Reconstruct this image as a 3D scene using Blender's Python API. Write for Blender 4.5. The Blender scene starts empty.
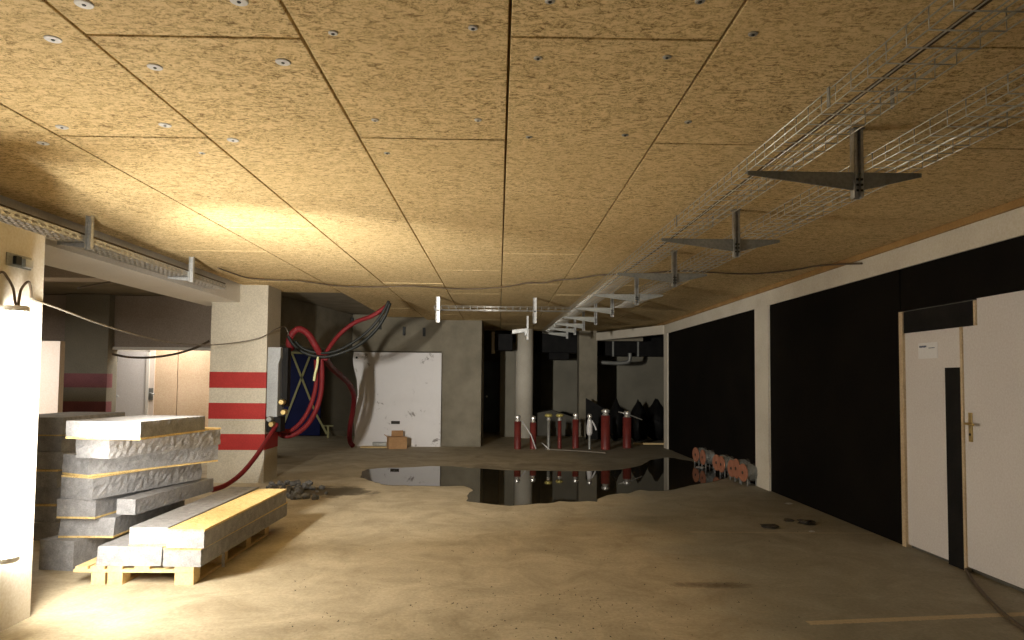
import bpy, bmesh, math, random
from mathutils import Vector, Matrix
R = random.Random(7)
C = bpy.context.scene.collection
SC = bpy.context.scene
# ------------------------------------------------------------------ camera
F = 700.0
CAMZ = 1.55
cam_d = bpy.data.cameras.new('camera'); cam = bpy.data.objects.new('camera', cam_d); C.objects.link(cam)
PITCH, YAW, ROLL = 0.047, 0.0186, 0.009
Mx = Matrix.Rotation(-YAW, 4, 'Z') @ Matrix.Rotation(math.pi/2 + PITCH, 4, 'X') @ Matrix.Rotation(ROLL, 4, 'Z')
Mx.translation = Vector((0, 0, CAMZ))
cam.matrix_world = Mx
cam_d.sensor_width = 36; cam_d.lens = F/1024*36
SHY = 27.0
cam_d.shift_y = SHY/1024
cam_d.clip_start = 0.05; cam_d.clip_end = 100
SC.camera = cam

def ray(px, py):
    d = Vector(((px-512)/F, (-(py-320)+SHY)/F, -1))
    return (Mx.to_3x3() @ d)
def onz(px, py, z=0.0):
    d = ray(px, py); t = (z-CAMZ)/d.z
    return Vector((d.x*t, d.y*t, z))
def ony(px, py, y):
    d = ray(px, py); t = y/d.y
    return Vector((d.x*t, y, CAMZ+d.z*t))
def onx(px, py, x):
    d = ray(px, py); t = x/d.x
    return Vector((x, d.y*t, CAMZ+d.z*t))
def topx(p):
    v = Mx.inverted() @ Vector(p)
    return (512 + F*v.x/-v.z, 320 - (F*v.y/-v.z - SHY))

# ------------------------------------------------------------------ materials
def new_mat(name):
    m = bpy.data.materials.new(name); m.use_nodes = True
    nt = m.node_tree
    return m, nt, nt.nodes['Principled BSDF']
def ramp(nt, fac, stops):
    r = nt.nodes.new('ShaderNodeValToRGB')
    els = r.color_ramp.elements
    while len(els) < len(stops): els.new(0.5)
    for e, (p, c) in zip(els, stops):
        e.position = p; e.color = (*c, 1)
    nt.links.new(fac, r.inputs[0]); return r.outputs[0]
def coords(nt, scale=(1,1,1), kind='Object'):
    tc = nt.nodes.new('ShaderNodeTexCoord'); mp = nt.nodes.new('ShaderNodeMapping')
    mp.inputs['Scale'].default_value = scale
    nt.links.new(tc.outputs[kind], mp.inputs[0]); return mp.outputs[0]
def noise(nt, vec, scale, detail=4, rough=0.55, dist=0.0):
    n = nt.nodes.new('ShaderNodeTexNoise'); n.inputs['Scale'].default_value = scale
    n.inputs['Detail'].default_value = detail; n.inputs['Roughness'].default_value = rough
    n.inputs['Distortion'].default_value = dist
    nt.links.new(vec, n.inputs['Vector']); return n.outputs['Fac']
def mix(nt, fac, a, b, mode='MIX'):
    m = nt.nodes.new('ShaderNodeMix'); m.data_type = 'RGBA'; m.blend_type = mode
    for s, v in ((m.inputs[0], fac), (m.inputs[6], a), (m.inputs[7], b)):
        if isinstance(v, (int, float)): s.default_value = v
        elif isinstance(v, tuple): s.default_value = (*v, 1)
        else: nt.links.new(v, s)
    return m.outputs[2]
def bump(nt, b, h, strength=0.3, dist=0.01):
    n = nt.nodes.new('ShaderNodeBump'); n.inputs['Strength'].default_value = strength
    n.inputs['Distance'].default_value = dist
    nt.links.new(h, n.inputs['Height']); nt.links.new(n.outputs[0], b.inputs['Normal'])
def mottled(name, c1, c2, scale=6, rough=0.8, metal=0.0, bmp=0.0, fine=60, spec=0.3):
    m, nt, b = new_mat(name)
    v = coords(nt)
    n1 = noise(nt, v, scale, 5); n2 = noise(nt, v, fine, 3)
    col = mix(nt, ramp(nt, n1, [(0.3, (0,0,0)), (0.7, (1,1,1))]), c1, c2)
    col = mix(nt, 0.25, col, ramp(nt, n2, [(0.3, (0.25,)*3), (0.7, (0.9,)*3)]), 'OVERLAY')
    nt.links.new(col, b.inputs['Base Color'])
    b.inputs['Roughness'].default_value = rough; b.inputs['Metallic'].default_value = metal
    b.inputs['Specular IOR Level'].default_value = spec
    if bmp: bump(nt, b, n2, bmp)
    return m
def math_(nt, op, a, b=0.0, clamp=False):
    n = nt.nodes.new('ShaderNodeMath'); n.operation = op; n.use_clamp = clamp
    for s, v in ((n.inputs[0], a), (n.inputs[1], b)):
        if isinstance(v, (int, float)): s.default_value = v
        else: nt.links.new(v, s)
    return n.outputs[0]

def wood_wool(name, light, mid, dark, sc=1.0):
    m, nt, b = new_mat(name)
    va = coords(nt, (1.1*sc, 1.9*sc, 1.9*sc)); vb = coords(nt, (1.5*sc, 1.2*sc, 1.5*sc)); vc = coords(nt)
    n1 = noise(nt, va, 15, 5, 0.7, 1.6)
    n2 = noise(nt, vb, 30, 4, 0.75, 2.4)
    n3 = noise(nt, vc, 1.1, 3)
    f = math_(nt, 'ADD', math_(nt, 'MULTIPLY', n1, 0.6), math_(nt, 'MULTIPLY', n2, 0.4))
    col = ramp(nt, f, [(0.40, dark), (0.475, mid), (0.55, light)])
    col = mix(nt, ramp(nt, n3, [(0.35, (0,0,0)), (0.7, (0.35,)*3)]), col, mid)
    nt.links.new(col, b.inputs['Base Color'])
    b.inputs['Roughness'].default_value = 0.9; b.inputs['Specular IOR Level'].default_value = 0.15
    bump(nt, b, f, 0.35, 0.006)
    return m

M = {}
M['board'] = wood_wool('wood_wool_board', (0.82,0.64,0.35), (0.59,0.43,0.205), (0.20,0.12,0.047))
M['board_edge'] = mottled('board_edge', (0.30,0.17,0.06), (0.42,0.26,0.10), 4, 0.9)
M['facing'] = wood_wool('slab_facing', (0.82,0.63,0.30), (0.70,0.50,0.20), (0.42,0.27,0.10), 1.3)
M['soffit'] = mottled('bare_concrete_soffit', (0.20,0.17,0.12), (0.30,0.26,0.19), 2.5, 0.9)
M['concrete'] = mottled('old_concrete', (0.19,0.17,0.125), (0.29,0.26,0.195), 2.2, 0.85, bmp=0.1)
M['concrete_dark'] = mottled('dark_concrete', (0.085,0.08,0.065), (0.15,0.14,0.115), 1.6, 0.85)
M['plaster'] = mottled('cream_paint', (0.62,0.56,0.45), (0.74,0.69,0.57), 1.5, 0.75)
M['column_paint'] = mottled('column_paint', (0.44,0.40,0.31), (0.56,0.51,0.41), 1.5, 0.75)
M['plaster_white'] = mottled('white_paint', (0.66,0.62,0.55), (0.76,0.72,0.65), 1.2, 0.7)
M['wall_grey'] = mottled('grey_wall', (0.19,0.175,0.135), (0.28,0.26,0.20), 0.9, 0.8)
M['bay_wall'] = mottled('taupe_wall', (0.30,0.25,0.20), (0.38,0.32,0.265), 0.9, 0.8)
M['peach'] = mottled('peach_wood', (0.62,0.44,0.28), (0.72,0.53,0.36), 2.0, 0.6)
M['pale'] = mottled('pale_pink_plaster', (0.80,0.68,0.58), (0.85,0.74,0.65), 1.5, 0.7)
M['white_door'] = mottled('white_door_paint', (0.70,0.66,0.63), (0.76,0.72,0.69), 1.0, 0.45, spec=0.35)
M['white_sheet'] = None
M['black_panel'] = mottled('black_film_plywood', (0.004,0.0035,0.003), (0.008,0.0065,0.005), 1.5, 0.7, spec=0.06)
M['black'] = mottled('black_plastic', (0.006,)*3, (0.014,0.013,0.012), 5, 0.65, spec=0.15)
M['bag'] = mottled('black_bag_film', (0.004,)*3, (0.010,)*3, 5, 0.6, spec=0.15)
M['galv'] = mottled('galvanised_steel', (0.42,0.43,0.42), (0.60,0.60,0.58), 12, 0.42, 0.75, spec=0.5)
M['galv_dull'] = mottled('dull_galvanised_steel', (0.23,0.235,0.215), (0.33,0.33,0.30), 8, 0.5, 0.45, spec=0.5)
M['wire'] = mottled('galvanised_wire', (0.50,0.50,0.46), (0.62,0.62,0.58), 20, 0.33, 0.7, spec=0.5)
M['red_paint'] = mottled('red_stripe_paint', (0.30,0.016,0.013), (0.37,0.024,0.019), 3, 0.6)
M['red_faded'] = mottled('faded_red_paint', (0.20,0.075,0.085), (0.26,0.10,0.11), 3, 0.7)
M['red_hose'] = mottled('red_hose_rubber', (0.14,0.011,0.014), (0.20,0.018,0.02), 5, 0.6, spec=0.25)
M['red_pipe'] = mottled('red_pipe_paint', (0.13,0.018,0.015), (0.19,0.03,0.022), 5, 0.5, spec=0.4)
M['cable_black'] = mottled('black_cable_sheath', (0.012,0.014,0.012), (0.02,0.022,0.02), 5, 0.5)
M['cable_grey'] = mottled('grey_cable_sheath', (0.16,0.14,0.11), (0.24,0.21,0.17), 5, 0.6)
M['cable_brown'] = mottled('brown_cable_sheath', (0.07,0.05,0.03), (0.11,0.08,0.05), 5, 0.6)
M['slab'] = mottled('grey_slab_core', (0.22,0.217,0.217), (0.34,0.335,0.333), 14, 0.9, bmp=0.6, fine=90)
M['slab_dark'] = mottled('dark_grey_slab_core', (0.26,0.25,0.24), (0.36,0.35,0.33), 9, 0.9, bmp=0.5, fine=110)
M['pine'] = mottled('pine_wood', (0.62,0.44,0.20), (0.74,0.56,0.29), 7, 0.7)
M['blue'] = mottled('blue_panel', (0.010,0.018,0.11), (0.016,0.028,0.16), 2, 0.6)
M['tape'] = mottled('pale_yellow_tape', (0.66,0.66,0.33), (0.76,0.76,0.42), 4, 0.5)
M['brass'] = mottled('brass', (0.50,0.36,0.14), (0.62,0.46,0.2), 9, 0.35, 0.8)
M['wood_trim'] = mottled('raw_wood_trim', (0.50,0.38,0.23), (0.62,0.49,0.32), 6, 0.7)
M['cardboard'] = mottled('cardboard', (0.42,0.24,0.11), (0.50,0.30,0.15), 6, 0.85)
M['paper'] = mottled('paper', (0.80,0.80,0.80), (0.84,0.84,0.85), 2, 0.7)
M['ink'] = mottled('blue_grey_ink', (0.07,0.10,0.18), (0.10,0.13,0.2), 6, 0.6)
M['box_grey'] = mottled('grey_cabinet_paint', (0.30,0.31,0.31), (0.37,0.38,0.38), 3, 0.5)
M['yellow_cap'] = mottled('yellow_brass_cap', (0.62,0.52,0.14), (0.70,0.60,0.2), 5, 0.4, 0.4)
M['steel_cap'] = mottled('steel_cap', (0.62,0.60,0.55), (0.74,0.72,0.66), 9, 0.35, 0.7)
M['orange'] = mottled('faded_orange_plastic', (0.28,0.11,0.06), (0.36,0.16,0.10), 9, 0.6)
M['rubble'] = mottled('rubble', (0.10,0.10,0.095), (0.18,0.175,0.165), 9, 0.9)
M['litter'] = mottled('crumpled_plastic', (0.42,0.42,0.40), (0.55,0.54,0.52), 9, 0.4)
M['dark_litter'] = mottled('dark_scrap', (0.03,0.025,0.02), (0.06,0.05,0.04), 9, 0.7)
M['washer'] = mottled('white_washer', (0.66,0.65,0.63), (0.78,0.77,0.75), 9, 0.6)
M['door_blue'] = mottled('dim_blue_door', (0.10,0.12,0.13), (0.14,0.16,0.17), 2, 0.5)

# scuffed white sheet
def mk_sheet():
    m, nt, b = new_mat('scuffed_white_sheet')
    v = coords(nt); n1 = noise(nt, v, 3.5, 6, 0.7, 0.5); n2 = noise(nt, v, 1.0, 2)
    f = math_(nt, 'MULTIPLY', n1, math_(nt, 'ADD', n2, 0.5))
    c = ramp(nt, f, [(0.25, (0.88,0.86,0.85)), (0.62, (0.84,0.82,0.81)), (0.69, (0.3,0.27,0.25))])
    nt.links.new(c, b.inputs['Base Color']); b.inputs['Roughness'].default_value = 0.6
    return m
M['white_sheet'] = mk_sheet()

# floor : dusty concrete
def mk_floor():
    m, nt, b = new_mat('dusty_concrete_floor')
    v = coords(nt)
    big = noise(nt, v, 0.35, 5, 0.6, 0.3); med = noise(nt, v, 1.9, 8, 0.72, 0.6); fine = noise(nt, v, 38, 4, 0.7)
    col = ramp(nt, med, [(0.32, (0.31,0.255,0.165)), (0.52, (0.44,0.37,0.25)), (0.7, (0.55,0.475,0.33))])
    # grey, less dusty lane along the long black wall
    tc = nt.nodes.new('ShaderNodeTexCoord'); sp = nt.nodes.new('ShaderNodeSeparateXYZ'); nt.links.new(tc.outputs['Object'], sp.inputs[0])
    x, y = sp.outputs[0], sp.outputs[1]
    lane = math_(nt, 'ADD', x, math_(nt, 'MULTIPLY', math_(nt, 'SUBTRACT', big, 0.5), 3.0))
    lane = math_(nt, 'ADD', lane, math_(nt, 'MULTIPLY', math_(nt, 'SUBTRACT', med, 0.5), 0.7))
    lf = math_(nt, 'MULTIPLY', math_(nt, 'SUBTRACT', lane, 1.2), 1.6, True)
    grey = ramp(nt, med, [(0.3, (0.19,0.178,0.135)), (0.7, (0.30,0.28,0.22))])
    col = mix(nt, math_(nt, 'MULTIPLY', lf, 0.85), col, grey)
    # darker concrete in the far part
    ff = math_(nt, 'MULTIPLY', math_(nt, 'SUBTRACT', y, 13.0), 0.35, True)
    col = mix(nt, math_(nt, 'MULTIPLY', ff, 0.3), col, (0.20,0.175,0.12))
    # grit specks
    vo = nt.nodes.new('ShaderNodeTexVoronoi'); vo.inputs['Scale'].default_value = 9; nt.links.new(v, vo.inputs['Vector'])
    sz = math_(nt, 'MULTIPLY', math_(nt, 'SUBTRACT', noise(nt, v, 0.9, 3), 0.42), 0.35)
    spk = math_(nt, 'LESS_THAN', vo.outputs['Distance'], sz)
    col = mix(nt, math_(nt, 'MULTIPLY', spk, 0.6), col, (0.07,0.05,0.028))
    def blot(cx, cy, rx, ry, c, k, w=0.5):
        nonlocal col
        dx = math_(nt, 'DIVIDE', math_(nt, 'SUBTRACT', x, cx), rx); dy = math_(nt, 'DIVIDE', math_(nt, 'SUBTRACT', y, cy), ry)
        d = math_(nt, 'ADD', math_(nt, 'MULTIPLY', dx, dx), math_(nt, 'MULTIPLY', dy, dy))
        d = math_(nt, 'ADD', d, math_(nt, 'MULTIPLY', math_(nt, 'SUBTRACT', med, 0.5), 3.0))
        f = math_(nt, 'MULTIPLY', math_(nt, 'SUBTRACT', 1.0, d), 1/w, True)
        col = mix(nt, math_(nt, 'MULTIPLY', f, k), col, c)
    p = onz(322, 492); blot(p.x, p.y, 0.75, 0.55, (0.06,0.05,0.03), 0.85)
    p = onz(712, 585); blot(p.x, p.y, 0.36, 0.09, (0.09,0.06,0.035), 0.8, 1.2)
    p = onz(610, 470); blot(p.x, p.y, 3.2, 1.3, (0.12,0.10,0.065), 0.5, 1.0)
    # fine crack wandering towards the puddle
    px_ = onz(555, 512); 
    # pale joint strips
    def strip(a, bb, w, c, k):
        nonlocal col
        dx, dy = bb.x-a.x, bb.y-a.y; L = math.hypot(dx, dy); nx, ny = -dy/L, dx/L
        s = math_(nt, 'ADD', math_(nt, 'MULTIPLY', math_(nt, 'SUBTRACT', x, a.x), nx), math_(nt, 'MULTIPLY', math_(nt, 'SUBTRACT', y, a.y), ny))
        t = math_(nt, 'ADD', math_(nt, 'MULTIPLY', math_(nt, 'SUBTRACT', x, a.x), dx/L), math_(nt, 'MULTIPLY', math_(nt, 'SUBTRACT', y, a.y), dy/L))
        s = math_(nt, 'ADD', s, math_(nt, 'MULTIPLY', math_(nt, 'SUBTRACT', fine, 0.5), w))
        f = math_(nt, 'MULTIPLY', math_(nt, 'LESS_THAN', math_(nt, 'ABSOLUTE', s), w), math_(nt, 'GREATER_THAN', t, 0.0))
        col = mix(nt, math_(nt, 'MULTIPLY', f, k), col, c)
    strip(onz(808,623), onz(1023,614), 0.035, (0.56,0.43,0.26), 0.8)
    strip(onz(690,532), onz(840,533), 0.03, (0.46,0.38,0.26), 0.4)
    # long dark seams of the cast floor
    col = mix(nt, 0.35, col, ramp(nt, fine, [(0.3, (0.3,)*3), (0.7, (0.75,)*3)]), 'OVERLAY')
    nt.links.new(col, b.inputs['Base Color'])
    b.inputs['Roughness'].default_value = 0.72; b.inputs['Specular IOR Level'].default_value = 0.3
    bump(nt, b, math_(nt, 'ADD', fine, math_(nt, 'MULTIPLY', med, 2.0)), 0.25, 0.006)
    return m
M['floor'] = mk_floor()

def mk_water():
    m, nt, b = new_mat('still_dirty_water')
    v = coords(nt); n = noise(nt, v, 1.2, 3)
    nt.links.new(ramp(nt, n, [(0.3, (0.022,0.018,0.010)), (0.7, (0.035,0.028,0.016))]), b.inputs['Base Color'])
    b.inputs['Roughness'].default_value = 0.02; b.inputs['IOR'].default_value = 1.40
    b.inputs['Specular IOR Level'].default_value = 0.5
    bump(nt, b, noise(nt, v, 3.0, 2), 0.02, 0.01)
    return m
M['water'] = mk_water()
def mk_emit(name, col, s):
    m, nt, b = new_mat(name)
    b.inputs['Base Color'].default_value = (0.9,0.9,0.9,1)
    b.inputs['Emission Color'].default_value = (*col, 1); b.inputs['Emission Strength'].default_value = s
    return m
M['tube'] = mk_emit('lit_fluorescent_tube', (1.0,0.95,0.87), 85)

# ------------------------------------------------------------------ mesh helpers
def bx(bm, x0, x1, y0, y1, z0, z1, mtx=None, cuts=0):
    vs = [Vector((x, y, z)) for x in (x0, x1) for y in (y0, y1) for z in (z0, z1)]
    if mtx is not None: vs = [mtx @ v for v in vs]
    v = [bm.verts.new(p) for p in vs]
    for f in ((0,1,3,2), (4,6,7,5), (0,4,5,1), (2,3,7,6), (0,2,6,4), (1,5,7,3)):
        bm.faces.new([v[i] for i in f])
    return v
def smooth_pts(pts, n=6):
    pts = [Vector(p) for p in pts]
    if len(pts) < 3: return pts
    out = []
    for i in range(len(pts)-1):
        p0 = pts[max(i-1, 0)]; p1 = pts[i]; p2 = pts[i+1]; p3 = pts[min(i+2, len(pts)-1)]
        for k in range(n):
            t = k/n
            out.append(0.5*((2*p1)+(p2-p0)*t+(2*p0-5*p1+4*p2-p3)*t*t+(3*p1-p0-3*p2+p3)*t**3))
    out.append(pts[-1]); return out
def tube(bm, pts, r, sides=8, smooth=True, caps=True, n=6):
    pts = smooth_pts(pts, n) if smooth else [Vector(p) for p in pts]
    rings = []; up = None
    for i, p in enumerate(pts):
        d = (pts[min(i+1, len(pts)-1)] - pts[max(i-1, 0)]).normalized()
        if up is None or abs(up.dot(d)) > 0.99:
            up = Vector((0,0,1)) if abs(d.z) < 0.9 else Vector((1,0,0))
        a = d.cross(up).normalized(); b = a.cross(d).normalized(); up = b
        rr = r[i] if isinstance(r, (list, tuple)) else r
        rings.append([bm.verts.new(p + (a*math.cos(t)+b*math.sin(t))*rr) for t in [2*math.pi*k/sides for k in range(sides)]])
    for q, s in zip(rings, rings[1:]):
        for k in range(sides):
            f = bm.faces.new((q[k], q[(k+1)%sides], s[(k+1)%sides], s[k])); f.smooth = True
    if caps:
        bm.faces.new(rings[0][::-1]); bm.faces.new(rings[-1])
def lathe(bm, base, prof, sides=16, axis='Z'):
    base = Vector(base); rings = []
    for r, h in prof:
        ring = []
        for k in range(sides):
            t = 2*math.pi*k/sides; c, s = r*math.cos(t), r*math.sin(t)
            off = Vector((c, s, h)) if axis == 'Z' else (Vector((h, c, s)) if axis == 'X' else Vector((c, h, s)))
            ring.append(bm.verts.new(base + off))
        rings.append(ring)
    for q, s in zip(rings, rings[1:]):
        for k in range(sides):
            bm.faces.new((q[k], q[(k+1)%sides], s[(k+1)%sides], s[k]))
    bm.faces.new(rings[0][::-1]); bm.faces.new(rings[-1])
def prism(bm, poly, d):
    d = Vector(d); a = [bm.verts.new(Vector(p)) for p in poly]; b = [bm.verts.new(Vector(p)+d) for p in poly]
    bm.faces.new(a[::-1]); bm.faces.new(b)
    for i in range(len(a)):
        j = (i+1) % len(a); bm.faces.new((a[i], a[j], b[j], b[i]))
def obj(name, bm, mat, parent=None, bevel=0.0, smooth=False):
    bmesh.ops.recalc_face_normals(bm, faces=bm.faces)
    # put the origin at the base of the shape, so that it stands where it is
    xs = [v.co for v in bm.verts]
    if parent is None:
        c = Vector(((min(v.x for v in xs)+max(v.x for v in xs))/2, (min(v.y for v in xs)+max(v.y for v in xs))/2, min(v.z for v in xs)))
    else: c = Vector((0,0,0))
    if name in ('floor', 'ceiling'): c = Vector((0,0,0))
    if parent is not None: c = parent.matrix_basis.translation.copy() if parent.type == 'EMPTY' or True else c
    par = parent
    if par is not None:
        c = world_loc(par)
    for v in bm.verts: v.co -= c
    me = bpy.data.meshes.new(name); bm.to_mesh(me); bm.free()
    if smooth:
        for p in me.polygons: p.use_smooth = True
    o = bpy.data.objects.new(name, me); C.objects.link(o)
    if mat is not None: me.materials.append(mat)
    if par is not None: o.parent = par
    else: o.location = c
    if bevel:
        b = o.modifiers.new('bevel', 'BEVEL'); b.width = bevel; b.segments = 2; b.limit_method = 'ANGLE'
    return o
def world_loc(o):
    p = Vector((0,0,0))
    while o is not None: p = p + o.location; o = o.parent
    return p
def boxo(name, mat, b, parent=None, bevel=0.0, mtx=None):
    bm = bmesh.new(); bx(bm, *b, mtx=mtx); return obj(name, bm, mat, parent, bevel)
def tubeo(name, mat, pts, r, parent=None, sides=8, smooth=True, n=6):
    bm = bmesh.new(); tube(bm, pts, r, sides, smooth, n=n); return obj(name, bm, mat, parent)
def tag(o, label, cat, group=None, kind=None):
    o['label'] = label; o['category'] = cat
    if group: o['group'] = group
    if kind: o['kind'] = kind
    return o
def thing(name, loc, label, cat, group=None):
    o = bpy.data.objects.new(name, None); C.objects.link(o); o.location = loc
    o.empty_display_size = 0.1
    return tag(o, label, cat, group)
def st(o, label=None, cat=None):
    o['kind'] = 'structure'
    if label: o['label'] = label; o['category'] = cat
    return o
def copy_tree(o, parent=None):
    c = o.copy(); C.objects.link(c); c.parent = parent
    for ch in [k for k in list(SC.objects) if k.parent is o]: copy_tree(ch, c)
    return c

ZC = 2.93      # underside of the boards
# ------------------------------------------------------------------ floor and ceiling
boxo('floor', M['floor'], (-11, 8, -3, 24, -0.2, 0))['kind'] = 'structure'
seams = [-3.84, -2.55, -1.69, -0.815, 0.03, 0.885, 1.74, 2.60, 3.90]
ends = [11.3, 15.6, 17.6, 19.6, 19.6, 19.6, 19.6, 19.6]
offs = [2.81, 4.02, 2.81, 3.98, 2.76, 4.0, 2.78, 4.0]
bm = bmesh.new(); G = 0.006; L = 2.42
for i in range(8):
    y = offs[i] - 4*L
    while y < ends[i]:
        y0, y1 = max(y, -3), min(y+L, ends[i]); y += L
        if y1 - y0 < 0.1: continue
        bx(bm, seams[i]+G, seams[i+1]-G, y0+G, y1-G, ZC+R.uniform(-0.001, 0.003), ZC+0.05)
ceiling = obj('ceiling', bm, M['board'], None, 0.004); ceiling['kind'] = 'structure'
bk = boxo('batten_backing', M['board_edge'], (-3.84, 3.9, -3, 11.3, ZC+0.05, ZC+0.07), ceiling)
boxo('soffit', M['soffit'], (-2.55, 3.9, 11.3, 19.6, ZC+0.05, ZC+0.07), ceiling)
st(boxo('ceiling', M['soffit'], (-11, 8, -3, 24, 3.05, 3.2)))
# screw washers on the boards
wp = [(53,39),(84,4),(239,1),(155,67),(283,62),(62,127),(165,125),(43,143),(233,140),(333,33),(473,28),(375,120),(478,120),
      (550,1),(667,57),(538,58),(700,1),(753,34),(529,137),(625,135),(688,122),(202,153),(387,153)]
for k, (px, py) in enumerate(wp):
    p = onz(px, py, ZC)
    bm = bmesh.new(); lathe(bm, (p.x, p.y, ZC-0.004), [(0.030,0),(0.033,0.002),(0.033,0.006)] if k < 9 else [(0.016,0),(0.019,0.002),(0.019,0.006)], 14)
    w = obj('washer', bm, M['washer' if k < 13 else 'galv'], ceiling)
    bm = bmesh.new(); lathe(bm, (p.x, p.y, ZC-0.007), [(0.006,0),(0.008,0.003)], 8)
    obj('screw', bm, M['cable_black'], w)

# ------------------------------------------------------------------ right wall
XW = 3.9
wr = st(boxo('wall_right', M['concrete_dark'], (XW+0.03, XW+0.25, -3, 16.35, 0, 3.05)), 'long side wall faced in black panels under a white beam', 'wall')
st(boxo('trim_1', M['plaster'], (XW-0.02, XW+0.03, -3, 16.35, 2.66, 2.87)), 'white painted beam running above the black wall panels', 'beam')
st(boxo('trim_2', M['board_edge'], (XW-0.05, XW+0.03, -3, 19.5, 2.87, ZC-0.002)), 'brown edge strip between ceiling boards and white beam', 'trim')
def Yw(px, py=450): return onx(px, py, XW).y
pb = (Yw(771,460), Yw(757.5,460))
ye = 16.3
dfl = Yw(903,430)       # door frame left
for y0, y1 in ((pb[1]+0.0, ye-0.28), (dfl+0.02, pb[0]-0.0)):
    boxo('black_panel', M['black_panel'], (XW, XW+0.03, y0, y1, 0.0, 2.66), wr)
boxo('black_panel', M['black_panel'], (XW, XW+0.03, -3, dfl, 2.25, 2.66), wr)
st(boxo('trim_3', M['plaster'], (XW-0.03, XW+0.03, pb[0], pb[1], 0, 2.66)), 'cream post between the two large black wall panels', 'post')
st(boxo('trim_4', M['plaster'], (XW-0.03, XW+0.22, ye-0.28, ye+0.06, 0, 2.66)), 'cream post at the far end of the black wall', 'post')
# door with unequal white leaves
dy1 = Yw(962.5, 420)
d1 = st(boxo('door_1', M['white_door'], (XW, XW+0.03, dy1, dfl-0.06, 0.03, 2.03)), 'narrow white door leaf with a black strip and a paper notice', 'door')
boxo('door_frame', M['wood_trim'], (XW-0.025, XW+0.03, dfl-0.06, dfl, 0.0, 2.24), d1)
bm = bmesh.new(); ts = Yw(975, 315)
bx(bm, XW-0.012, XW+0.03, ts, dfl-0.06, 2.03, 2.235)
tr = obj('transom_panel', bm, M['black'], d1)
boxo('transom_edge', M['wood_trim'], (XW-0.015, XW+0.03, ts-0.025, ts, 2.03, 2.235), d1)
sy0, sy1 = Yw(963,460), Yw(947.5,460)
boxo('black_strip', M['black'], (XW-0.008, XW+0.0, sy0, sy1, 0.0, 1.69), d1)
d2 = st(boxo('door_2', M['white_door'], (XW, XW+0.03, 3.9, dy1-0.03, 0.04, 2.03)), 'wide white door leaf with a brass lever handle', 'door')
boxo('upper_leaf_panel', M['white_door'], (XW+0.0, XW+0.03, 3.9, ts-0.025, 2.03, 2.25), d2)
boxo('edge_strip', M['wood_trim'], (XW-0.012, XW+0.03, dy1-0.03, dy1, 0.0, 2.03), d2)
h = onx(968.5, 427, XW)
bm = bmesh.new(); bx(bm, XW-0.012, XW, h.y-0.055, h.y-0.015, h.z-0.12, h.z+0.12)
hp = obj('handle_plate', bm, M['brass'], d2, 0.003)
bm = bmesh.new(); tube(bm, [(XW-0.01, h.y-0.035, h.z+0.03), (XW-0.055, h.y-0.035, h.z+0.03), (XW-0.06, h.y-0.05, h.z+0.03), (XW-0.06, h.y-0.15, h.z+0.025)], 0.009)
obj('lever', bm, M['brass'], hp)
bm = bmesh.new(); lathe(bm, (XW-0.016, h.y-0.035, h.z-0.06), [(0.010,0),(0.012,0.005)], 10, 'X'); obj('keyhole', bm, M['cable_black'], hp)
a = onx(918.5, 344, XW); b_ = onx(938, 358, XW)
nt_ = tag(boxo('paper_notice', M['paper'], (XW-0.004, XW-0.001, b_.y, a.y, b_.z, a.z+0.005)), 'small white paper notice taped on the narrow white door leaf', 'notice')
zt = a.z-0.02
bm = bmesh.new()
yy = a.y-0.02
for k, w in enumerate((0.012,0.02,0.016,0.022,0.015)):
    bx(bm, XW-0.006, XW-0.004, yy-w, yy, zt-0.016 - 0.002*(k % 2), zt); yy -= w+0.005
obj('printed_line', bm, M['ink'], nt_); bm = bmesh.new()
for k in range(4):
    bx(bm, XW-0.006, XW-0.004, yy-0.03-0.02, yy-0.03, zt-0.028, zt-0.022); yy -= 0.022
obj('printed_line', bm, M['ink'], nt_)

# ------------------------------------------------------------------ far structure
st(boxo('wall_back', M['wall_grey'], (1.3, 8, 22, 22.2, 0, 3.05)), 'dim pale wall behind the far columns', 'wall')
st(boxo('wall_back', M['concrete_dark'], (-0.6, 1.3, 21.6, 22.2, 0, 3.05)))
st(boxo('wall_side', M['wall_grey'], (7.8, 8, 16.35, 22, 0, 3.05)))
st(boxo('wall_side', M['concrete_dark'], (XW+0.22, 8, 16.2, 16.35, 0, 3.05)))
# concrete block left of the passage
P = lambda px, y: ony(px, 400, y).x
st(boxo('wall_block', M['concrete'], (P(441,16.3), P(481,16.3), 16.3, 19.2, 0, 3.05)), 'bare concrete wall beside the white sheet', 'wall')
st(boxo('wall_pier', M['wall_grey'], (P(500,19.2), P(515,19.2), 19.2, 21.6, 0, 2.6)), 'dim reddish wall pier beside the round column', 'wall')
bm = bmesh.new(); lathe(bm, (P(524,19.0), 19.0, 0), [(0.24,0),(0.24,3.05)], 24)
st(obj('concrete_column', bm, M['plaster'], smooth=True), 'pale round column behind the thin red standpipes', 'column')
st(boxo('concrete_column', M['concrete'], (P(579,19.3), P(597,19.3), 19.3, 19.8, 0, 3.05)), 'square concrete column behind the thickest standpipe', 'column')
st(boxo('trim_5', M['concrete'], (P(597,19.3), XW+0.1, 19.35, 19.6, 2.66, 2.9)))
bm = bmesh.new(); prism(bm, [(XW-0.05, 16.36, 2.66), (XW+0.1, 16.36, 2.66), (P(597,19.35)+0.1, 19.34, 2.66), (P(597,19.35)-0.05, 19.34, 2.66)], (0,0,0.21))
st(obj('trim_6', bm, M['plaster']), 'pale beam turning from the wall end to the far column', 'beam')
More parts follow.
